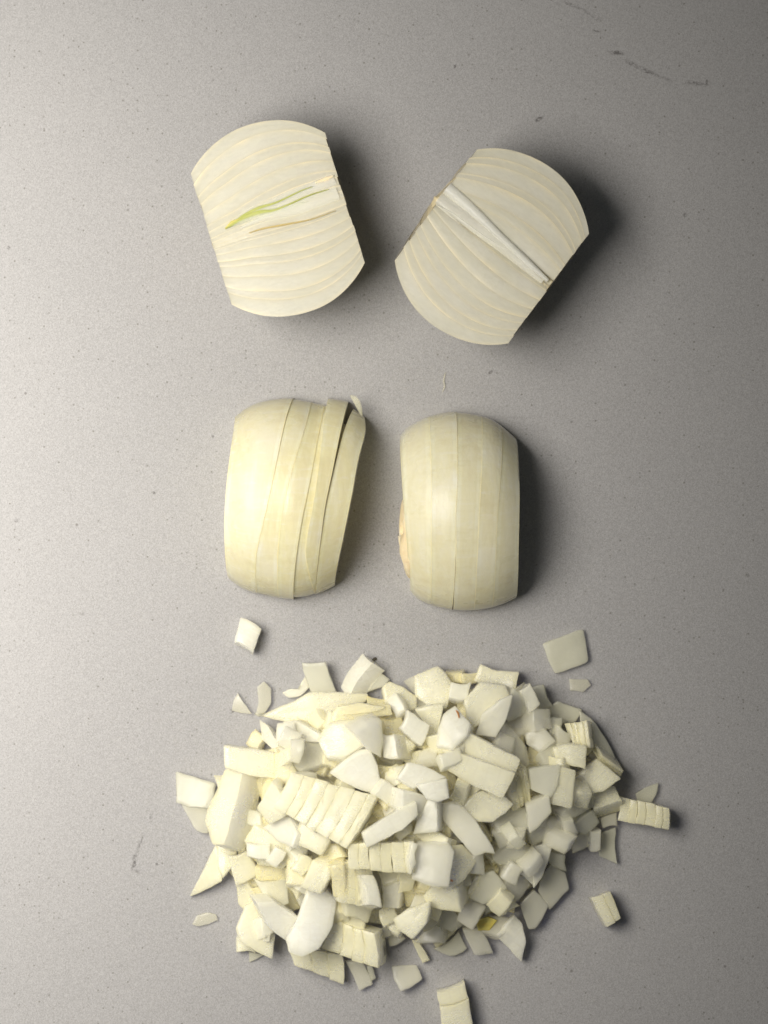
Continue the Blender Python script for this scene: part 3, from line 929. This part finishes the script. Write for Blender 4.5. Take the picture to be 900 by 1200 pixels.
# lower storey of the heap, gaps and shaded pieces; yellow and grey partly paint glow and shade
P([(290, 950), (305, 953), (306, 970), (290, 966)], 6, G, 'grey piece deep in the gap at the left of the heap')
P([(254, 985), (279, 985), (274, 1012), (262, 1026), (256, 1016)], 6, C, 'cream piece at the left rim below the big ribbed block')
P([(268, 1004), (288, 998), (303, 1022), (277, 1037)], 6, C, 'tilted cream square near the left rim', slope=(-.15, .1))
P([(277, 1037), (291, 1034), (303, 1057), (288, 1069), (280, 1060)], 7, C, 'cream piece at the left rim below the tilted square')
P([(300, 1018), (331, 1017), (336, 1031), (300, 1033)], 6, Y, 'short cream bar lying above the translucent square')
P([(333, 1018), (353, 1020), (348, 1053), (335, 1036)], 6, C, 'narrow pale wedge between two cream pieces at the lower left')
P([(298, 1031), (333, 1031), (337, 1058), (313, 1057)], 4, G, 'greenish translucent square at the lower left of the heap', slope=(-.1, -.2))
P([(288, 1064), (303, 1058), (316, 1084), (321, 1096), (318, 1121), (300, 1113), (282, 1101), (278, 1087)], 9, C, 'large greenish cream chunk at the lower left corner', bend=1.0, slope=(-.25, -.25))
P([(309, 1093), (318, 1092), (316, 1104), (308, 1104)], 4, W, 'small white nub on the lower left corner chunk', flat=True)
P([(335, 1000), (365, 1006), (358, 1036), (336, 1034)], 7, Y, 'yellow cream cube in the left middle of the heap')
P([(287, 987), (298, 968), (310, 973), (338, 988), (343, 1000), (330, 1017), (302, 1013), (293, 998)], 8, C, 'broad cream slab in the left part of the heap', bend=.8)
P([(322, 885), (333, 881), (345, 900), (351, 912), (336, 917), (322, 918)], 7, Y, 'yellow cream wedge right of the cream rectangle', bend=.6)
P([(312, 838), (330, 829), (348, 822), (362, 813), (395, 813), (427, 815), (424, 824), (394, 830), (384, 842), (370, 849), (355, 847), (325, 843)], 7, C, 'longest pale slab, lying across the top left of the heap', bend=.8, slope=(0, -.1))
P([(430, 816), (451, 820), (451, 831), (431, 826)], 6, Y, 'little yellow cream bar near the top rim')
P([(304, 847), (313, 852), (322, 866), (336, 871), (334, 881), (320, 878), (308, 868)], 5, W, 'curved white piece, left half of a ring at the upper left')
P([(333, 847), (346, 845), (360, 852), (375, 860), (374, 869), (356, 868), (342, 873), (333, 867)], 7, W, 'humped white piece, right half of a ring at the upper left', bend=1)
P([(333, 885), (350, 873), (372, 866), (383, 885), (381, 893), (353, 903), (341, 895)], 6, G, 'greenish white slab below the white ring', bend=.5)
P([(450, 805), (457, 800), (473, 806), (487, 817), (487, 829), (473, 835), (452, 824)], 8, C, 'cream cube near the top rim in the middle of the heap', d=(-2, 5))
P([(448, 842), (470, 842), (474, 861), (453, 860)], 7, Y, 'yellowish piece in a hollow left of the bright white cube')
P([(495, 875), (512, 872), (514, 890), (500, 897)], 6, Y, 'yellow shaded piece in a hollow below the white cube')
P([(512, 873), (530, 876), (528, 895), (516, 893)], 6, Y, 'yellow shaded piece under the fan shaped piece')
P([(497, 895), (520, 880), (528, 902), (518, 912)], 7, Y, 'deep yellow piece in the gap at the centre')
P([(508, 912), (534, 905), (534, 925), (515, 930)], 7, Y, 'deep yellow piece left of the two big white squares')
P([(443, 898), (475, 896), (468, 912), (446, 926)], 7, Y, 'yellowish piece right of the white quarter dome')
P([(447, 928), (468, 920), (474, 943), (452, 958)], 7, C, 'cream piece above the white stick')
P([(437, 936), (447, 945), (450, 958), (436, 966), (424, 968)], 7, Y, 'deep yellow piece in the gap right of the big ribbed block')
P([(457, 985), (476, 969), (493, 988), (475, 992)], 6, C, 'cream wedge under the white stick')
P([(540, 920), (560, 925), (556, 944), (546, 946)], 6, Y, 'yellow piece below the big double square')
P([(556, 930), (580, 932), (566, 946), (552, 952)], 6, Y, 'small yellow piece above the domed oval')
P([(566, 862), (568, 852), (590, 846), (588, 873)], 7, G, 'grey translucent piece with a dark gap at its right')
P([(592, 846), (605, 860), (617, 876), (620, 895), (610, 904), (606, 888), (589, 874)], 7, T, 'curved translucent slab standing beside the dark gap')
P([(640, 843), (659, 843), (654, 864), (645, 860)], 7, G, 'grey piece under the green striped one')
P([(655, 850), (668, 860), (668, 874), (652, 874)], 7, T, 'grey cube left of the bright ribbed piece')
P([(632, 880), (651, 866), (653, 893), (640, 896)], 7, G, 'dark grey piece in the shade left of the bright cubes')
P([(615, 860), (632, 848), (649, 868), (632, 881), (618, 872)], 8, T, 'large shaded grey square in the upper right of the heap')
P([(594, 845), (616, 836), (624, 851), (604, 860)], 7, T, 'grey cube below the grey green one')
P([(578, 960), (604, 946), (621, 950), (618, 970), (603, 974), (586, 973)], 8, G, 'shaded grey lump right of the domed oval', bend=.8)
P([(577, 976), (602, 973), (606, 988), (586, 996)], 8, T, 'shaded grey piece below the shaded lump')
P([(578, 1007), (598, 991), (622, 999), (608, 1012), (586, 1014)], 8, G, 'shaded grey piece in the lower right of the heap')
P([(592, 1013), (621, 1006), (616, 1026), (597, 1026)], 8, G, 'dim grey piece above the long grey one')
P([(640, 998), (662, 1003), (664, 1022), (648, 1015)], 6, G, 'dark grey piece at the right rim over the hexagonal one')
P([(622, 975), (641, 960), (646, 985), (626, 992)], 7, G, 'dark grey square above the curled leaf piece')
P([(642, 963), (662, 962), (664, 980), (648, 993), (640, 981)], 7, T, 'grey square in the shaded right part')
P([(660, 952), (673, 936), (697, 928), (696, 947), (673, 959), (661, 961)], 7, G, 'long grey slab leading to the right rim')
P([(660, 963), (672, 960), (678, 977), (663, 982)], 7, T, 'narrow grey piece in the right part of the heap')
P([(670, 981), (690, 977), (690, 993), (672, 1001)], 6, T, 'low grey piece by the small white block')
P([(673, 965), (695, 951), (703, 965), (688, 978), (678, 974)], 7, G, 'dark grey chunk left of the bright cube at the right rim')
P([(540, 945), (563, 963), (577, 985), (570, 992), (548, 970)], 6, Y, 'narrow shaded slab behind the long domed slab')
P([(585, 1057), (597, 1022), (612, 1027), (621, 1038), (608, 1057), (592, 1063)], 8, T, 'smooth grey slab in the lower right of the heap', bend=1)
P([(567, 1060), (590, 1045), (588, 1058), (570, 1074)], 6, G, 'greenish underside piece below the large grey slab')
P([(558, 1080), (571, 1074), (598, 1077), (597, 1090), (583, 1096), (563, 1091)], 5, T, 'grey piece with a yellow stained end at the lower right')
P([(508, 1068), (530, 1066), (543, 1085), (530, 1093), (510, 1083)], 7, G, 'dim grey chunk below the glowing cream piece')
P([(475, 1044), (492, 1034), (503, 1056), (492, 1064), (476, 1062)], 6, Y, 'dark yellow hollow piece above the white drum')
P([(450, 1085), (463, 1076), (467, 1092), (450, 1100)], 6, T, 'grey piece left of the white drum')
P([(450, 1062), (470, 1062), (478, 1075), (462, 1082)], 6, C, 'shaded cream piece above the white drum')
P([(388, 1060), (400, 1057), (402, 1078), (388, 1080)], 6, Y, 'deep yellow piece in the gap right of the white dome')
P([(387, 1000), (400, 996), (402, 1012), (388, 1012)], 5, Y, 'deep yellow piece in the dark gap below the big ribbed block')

P = lambda poly, T_, *a, **k: add_piece(poly, T_ * 1.15, *a, **k)
# small dice scattered through the heap between the larger pieces
srg = random.Random(77)
ns = 0
while ns < 105:
    x = srg.uniform(min(xs), max(xs)); y = srg.uniform(min(ys), max(ys))
    if not in_poly(np.array([x]), np.array([y]), heapw)[0] or edge_dist(x, y) < 3: continue
    a = srg.uniform(0, math.pi); l1 = srg.uniform(2.6, 4.6); l2 = srg.uniform(2.4, 3.8)
    ca, sa = math.cos(a), math.sin(a)
    kx, ky = 450 + x * 3, 600 - y * 3
    poly = []
    for (u, v) in ((-1, -1), (1, -1), (1, 1), (-1, 1)):
        u *= l1 * srg.uniform(.8, 1.1); v *= l2 * srg.uniform(.75, 1.15)
        poly.append((kx + (u * ca - v * sa) * 3, ky - (u * sa + v * ca) * 3))
    mk = srg.choice('CCCCWWYT') if x < 45 else srg.choice('CCTTGT')  # greyer picks to the right paint the heap's shaded side
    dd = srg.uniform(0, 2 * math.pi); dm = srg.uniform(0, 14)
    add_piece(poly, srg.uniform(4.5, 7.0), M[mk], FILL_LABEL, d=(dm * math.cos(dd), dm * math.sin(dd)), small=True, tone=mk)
    ns += 1
# upper storey
P([(262, 906), (285, 904), (272, 956), (264, 985), (250, 986), (241, 962), (243, 950), (254, 928)], 12, C, 'long soft white block, tallest piece along the left side of the heap', d=(21, 12), bend=.5)
P([(302, 947), (318, 917), (325, 922), (338, 953), (316, 966)], 9, C, 'cream block standing left of the seven layered block', d=(5, -2))
P([(309, 973), (322, 962), (338, 957), (349, 975), (343, 991), (325, 985)], 8, W, 'smooth white block at the lower left of the seven layered block', bend=.8)
P([(353, 1040), (367, 1009), (388, 1013), (385, 1030), (375, 1047)], 8, C, 'tilted cream square left of the striped vertical block', d=(3, 2))
P([(385, 1015), (402, 1012), (404, 1050), (390, 1050)], 7, Y, 'cream column left of the vertical striped block')
P([(388, 847), (425, 843), (442, 850), (428, 870), (402, 886), (384, 886), (374, 868), (380, 855)], 7, C, 'large cream slab below the layered stack at the top left', bend=.6)
P([(392, 834), (400, 826), (455, 826), (457, 838), (424, 841), (400, 845), (389, 846)], 6, Y, 'stacked pale strips with yellow edges near the top left', bend=.8, d=(-1, 3))
P([(397, 829), (420, 824), (450, 829), (440, 834), (402, 838)], 2.2, C, 'thin top strip lying on the yellow edged stack', bend=.6)
P([(353, 958), (381, 957), (389, 978), (376, 1001), (348, 988)], 8, C, 'tilted cream cube below the seven layered block', d=(3, 3))
P([(398, 1010), (434, 1010), (437, 1064), (398, 1054)], 8, C, 'vertical striped block of four layers in the lower middle', n=4, bow=.02)
P([(406, 1058), (437, 1062), (430, 1083), (405, 1073)], 7, C, 'cream lump at the lower end of the vertical striped block')
P([(411, 990), (483, 987), (485, 1022), (412, 1017)], 9, C, 'horizontal striped strip of six layers near the middle', n=6, bow=-.015)
P([(482, 988), (490, 990), (486, 1000), (487, 1012), (482, 1024), (479, 1008)], 4, W, 'curled end layer at the right of the horizontal striped strip')
P([(485, 978), (512, 975), (524, 981), (523, 989), (498, 989)], 7, C, 'cream bar under the white cubes in the middle')
P([(490, 990), (523, 989), (531, 1000), (524, 1037), (505, 1037), (484, 1029), (486, 1008)], 8, T, 'large translucent grey square in the lower middle of the heap', bend=.8, slope=(.1, -.2))
P([(526, 993), (541, 992), (558, 1011), (545, 1030), (530, 1039), (522, 1030)], 7, C, 'pale slab right of the large translucent square', bend=.8)
P([(555, 1003), (567, 1000), (568, 1026), (551, 1023)], 6, W, 'small white square with frosted face in the lower middle')
P([(535, 1037), (551, 1023), (553, 1038)], 5, T, 'small grey triangle under the frosted white square')
P([(497, 1052), (508, 1039), (535, 1041), (539, 1068), (525, 1067), (505, 1064)], 8, C, 'glowing cream lump below the large translucent square', bend=1)
P([(547, 1048), (557, 1028), (578, 1022), (594, 1042), (567, 1060)], 6, G, 'large flat grey square in the lower right of the heap', slope=(-.25, .15))
P([(535, 1078), (540, 1066), (550, 1054), (568, 1063), (553, 1089)], 6, T, 'frosted grey white square near the bottom rim', d=(3, 2))
P([(462, 1078), (477, 1067), (503, 1058), (499, 1082), (483, 1100), (466, 1088)], 10, C, 'white drum shaped chunk at the bottom of the heap', bend=1.6, d=(4, 2))
P([(425, 1026), (438, 1027), (447, 1062), (432, 1058)], 8, W, 'bright white facet piece on the vertical striped block')
P([(447, 1034), (470, 1033), (467, 1063), (448, 1063)], 9, W, 'square white cube right of the vertical striped block', d=(6, 1))
P([(385, 1080), (437, 1093), (441, 1131), (378, 1113)], 10, C, 'four layered white drum at the bottom with a grey end', n=4, bow=.04, d=(9, -1))
P([(303, 1057), (322, 1057), (348, 1076), (346, 1098), (336, 1104), (316, 1086)], 8, W, 'white lobe leaning left of the big smooth dome', bend=1)
P([(360, 1046), (381, 1047), (392, 1058), (388, 1087), (373, 1110), (355, 1118), (340, 1113), (337, 1100), (348, 1080)], 11, W, 'big smooth white dome at the lower left of the heap', bend=1.6, slope=(-.1, -.15))
P([(418, 858), (432, 849), (447, 845), (449, 868), (446, 888), (434, 880)], 8, T, 'milky rounded slab left of the bright white cube', bend=1)
P([(487, 833), (507, 828), (519, 827), (514, 853), (511, 868), (496, 876), (500, 852)], 8, C, 'greenish cream slab right of the white cube', bend=.6, slope=(.1, .1))
P([(470, 853), (479, 833), (502, 850), (493, 873)], 10, W, 'white cube with soft edges in the upper middle of the heap', d=(-3, 4))
P([(487, 793), (513, 783), (522, 791), (528, 801), (523, 828), (505, 828), (488, 815)], 7, C, 'big pale square leaning at the top rim of the heap', bend=.8, slope=(.0, -.25))
P([(448, 862), (462, 861), (466, 887), (450, 887)], 10, W, 'bright white cube face near the centre of the heap', d=(15, 4))
P([(564, 780), (582, 787), (607, 788), (601, 812), (577, 806), (557, 798)], 7, C, 'wavy cream slab at the top right rim', bend=-.8, slope=(.1, -.2))
P([(529, 800), (552, 799), (548, 817), (527, 817)], 8, W, 'white cube at the top rim beside the wavy slab', d=(0, 6))
P([(602, 808), (622, 820), (613, 839), (596, 844), (591, 828)], 8, G, 'grey green square right of the big ridged slab')
P([(566, 838), (586, 822), (600, 816), (593, 843), (581, 863), (560, 861)], 9, T, 'lower half of the ridged translucent pair in the upper right', bend=1.0, slope=(.15, .1))
P([(546, 822), (565, 802), (592, 806), (597, 816), (572, 842), (551, 856)], 9, C, 'upper ridged slab of the translucent pair in the upper right', bend=1.2, slope=(-.12, -.1))
P([(520, 838), (533, 829), (550, 848), (546, 860), (530, 876), (512, 873), (514, 853)], 9, W, 'fan shaped white piece with a rusty fibre on it', bend=1)
P([(610, 810), (621, 801), (632, 824), (621, 834)], 9, W, 'bright white strip at the upper right rim', d=(-4, 3))
P([(663, 850), (687, 845), (691, 874), (673, 874)], 7, C, 'bright ribbed square at the right of the heap', n=4)
P([(650, 878), (662, 873), (686, 875), (685, 900), (668, 896), (652, 888)], 9, C, 'bright yellowish cube below the ribbed square', bend=.4, slope=(.1, -.1))
P([(622, 902), (657, 898), (653, 920), (646, 934), (624, 925)], 8, G, 'grey half of a split square in the right part of the heap')
P([(656, 899), (674, 905), (670, 947), (648, 941), (650, 918)], 9, C, 'bright half of a split square in the right part of the heap', d=(-2, 1))
P([(618, 945), (643, 935), (646, 953), (635, 965), (622, 976)], 9, T, 'pale leaf shaped cube in the right part of the heap', d=(-2, -3))
P([(597, 914), (617, 902), (622, 940), (602, 950)], 9, C, 'bright ribbed upright block right of the double square', n=4)
P([(700, 889), (706, 885), (730, 903), (726, 914)], 7, C, 'stacked thin layers at the right rim behind a bright piece', n=3)
P([(674, 913), (700, 891), (726, 913), (707, 926), (687, 930)], 8, C, 'bright leaf shaped piece at the right rim of the heap', bend=.6, slope=(.1, -.1))
P([(694, 929), (720, 922), (728, 938), (697, 948)], 10, C, 'bright cube at the right rim below the leaf shaped piece', d=(3, 14))
P([(692, 975), (705, 974), (704, 995), (693, 998)], 8, W, 'small white block near the right rim')
P([(613, 1025), (624, 1004), (626, 1039)], 5, W, 'thin white triangle beside the curled leaf piece')
P([(627, 993), (647, 988), (644, 1005), (635, 1029), (626, 1040), (624, 1012)], 7, W, 'curled white leaf shaped piece with a yellow tip', bend=-1, slope=(-.2, .1))
P([(542, 947), (552, 934), (565, 928), (591, 934), (600, 943), (590, 953), (577, 962), (562, 962), (550, 953)], 9, C, 'domed oval cream piece right of centre', bend=1.2, d=(-2, 4))
P([(534, 918), (547, 923), (543, 945), (527, 936)], 8, C, 'small cream block left of the domed oval')
P([(520, 944), (538, 942), (557, 963), (573, 987), (578, 999), (567, 998), (556, 1002), (542, 987), (521, 963)], 9, T, 'long domed grey slab running down from the centre', bend=1.0, slope=(.15, .0))
P([(467, 913), (478, 895), (495, 897), (522, 911), (505, 917), (485, 923)], 9, W, 'white topped wedge just above the centre of the heap', d=(-2, 4))
P([(487, 917), (522, 911), (525, 932), (512, 936), (501, 934)], 9, W, 'white block at the centre of the heap', d=(1, 3))
P([(490, 958), (502, 937), (512, 937), (512, 974), (485, 977)], 10, W, 'tall white cube below the centre of the heap', d=(8, 1))
P([(472, 925), (502, 935), (495, 953), (486, 961), (471, 946)], 8, W, 'white L shaped block at the end of the white stick')
P([(535, 882), (563, 892), (602, 906), (587, 934), (558, 922), (526, 903)], 8, C, 'lower one of the two big overlapping squares', slope=(.12, .05))
P([(547, 858), (607, 889), (601, 908), (565, 893), (531, 876)], 8, C, 'upper one of the two big overlapping squares', slope=(.12, .05))
P([(343, 907), (438, 934), (404, 990), (324, 946)], 11, C, 'biggest ribbed block, seven slanting layers, left of centre in the heap', n=7, bow=.015, d=(4, 7))
P([(427, 975), (471, 947), (486, 942), (488, 957), (471, 972), (432, 992)], 8, W, 'white stick lying diagonally across the middle', d=(-2, 2))
P([(388, 907), (404, 893), (419, 882), (433, 880), (441, 898), (447, 933), (423, 925), (403, 916)], 8, W, 'smooth white quarter dome shaped piece left of the centre', bend=1.0, slope=(.1, .05))

P([(558, 1080), (572, 1075), (582, 1079), (574, 1090), (561, 1090)], 2.2, M['gold'], 'small golden yellow scrap on the grey piece', slope=(-.1, .05))
# leave out the ones wholly covered by others, and name each one that shows by what lies next to it
TONE = {'C': 'cream', 'W': 'white', 'Y': 'yellowish', 'T': 'pale grey', 'G': 'greenish'}
STOP = set('the a an of at in on by to with from and into its near over under above below beside behind left right between along upper lower top it two three four six seven like'.split())
def short(label):
    wds = label.split(',')[0].split()
    for k, w_ in enumerate(wds):
        if k >= 2 and w_ in ('at', 'in', 'on', 'near', 'right', 'left', 'below', 'above', 'beside', 'behind', 'with', 'to', 'under', 'deep', 'alone', 'lying', 'leaning', 'standing', 'running', 'sticking', 'jutting', 'over', 'by', 'pointing', 'leading', 'the', 'cut', 'between', 'of', 'across', 'just', 'an', 'its', 'for'):
            wds = wds[:k]; break
    return ' '.join(wds)
shorts = {}
for (sx, sy, lb) in SPOT:
    shorts.setdefault(short(lb), []).append(lb)
used = set()
gone = 0
for o, (j0, j1, i0, i1, m, top), z, (fx, fy), tone in FILL:
    over = HM[j0:j1, i0:i1] - (z + top)
    vis = int((over[m] < 1.2).sum())
    if vis < (3 if edge_dist(fx, fy) > 6 else 1):
        me = o.data; bpy.data.objects.remove(o); bpy.data.meshes.remove(me); gone += 1
        continue
    near = sorted(SPOT, key=lambda s: math.hypot(s[0] - fx, s[1] - fy))
    done = False
    for (sx, sy, lb) in near:
        sh_ = short(lb)
        if len(shorts[sh_]) > 1 or not 2 <= len(sh_.split()) <= 6: continue
        a_ = math.degrees(math.atan2(fy - sy, fx - sx)) % 360
        way = ('right of', 'above and right of', 'above', 'above and left of', 'left of', 'below and left of', 'below', 'below and right of')[int((a_ + 22.5) // 45) % 8]
        cand = '%s %s cube showing just %s the %s' % ('small' if vis > 25 else 'partly buried', TONE[tone], way, sh_)
        if cand not in used and len(cand.split()) <= 16:
            used.add(cand); o['label'] = cand; done = True; break
print('covered ones left out', gone, 'shown', len(used))
# --- fibres and specks
def speck(name, label, cat, pts, z, rad, mat):
    c = [px2w(x, y, z) for x, y in pts]
    ox, oy = c[0]
    pr = resample([(x - ox, y - oy) for x, y in c], 9)
    V, F = [], []
    for i, (x, y) in enumerate(pr):
        rr = rad * math.sin(math.pi * (i + .7) / 9.4) + .04
        a = pr[max(0, i - 1)]; b = pr[min(8, i + 1)]
        L = math.dist(a, b) or 1; nx, ny = -(b[1] - a[1]) / L, (b[0] - a[0]) / L
        for k in range(6):
            th = math.pi * 2 * k / 6
            V.append((x + nx * rr * math.cos(th), y + ny * rr * math.cos(th), z + rr * math.sin(th)))
    for i in range(8):
        for k in range(6):
            F.append((i * 6 + k, i * 6 + (k + 1) % 6, i * 6 + 6 + (k + 1) % 6, i * 6 + 6 + k))
    F += [tuple(reversed(range(6))), tuple(48 + k for k in range(6))]
    o = mesh_obj(name, V, F, mat, None, (ox, oy, 0))
    tag(o, label, cat)
def top_at(x, y):
    X, Y = px2w(x, y, 25)
    return float(HM[int((Y - GY0) / GS), int((X - GX0) / GS)])
speck('onion_fibre', 'tiny pale fibre lying on the stone between the onion halves', 'fibre', [(522, 436), (520, 446), (521, 453), (518, 460)], 0.5, 0.35, T)
speck('rusty_fibre', 'tiny curved rust coloured fibre on the fan shaped white piece', 'fibre', [(534, 832), (537, 836), (538, 842)], top_at(536, 837) + .8, 0.35, M['fibre'])
speck('rusty_fleck', 'tiny rust coloured fleck on the large translucent square', 'fleck', [(528, 1031), (531, 1033)], top_at(529, 1032) + .6, 0.35, M['fibre'])
speck('dark_crumb', 'tiny dark crumb on the stone behind the white topped block', 'crumb', [(436, 776), (439, 772), (441, 773)], 0.6, 0.6, M['dark'])
print('pieces', len(PIECES), 'top', HM.max())
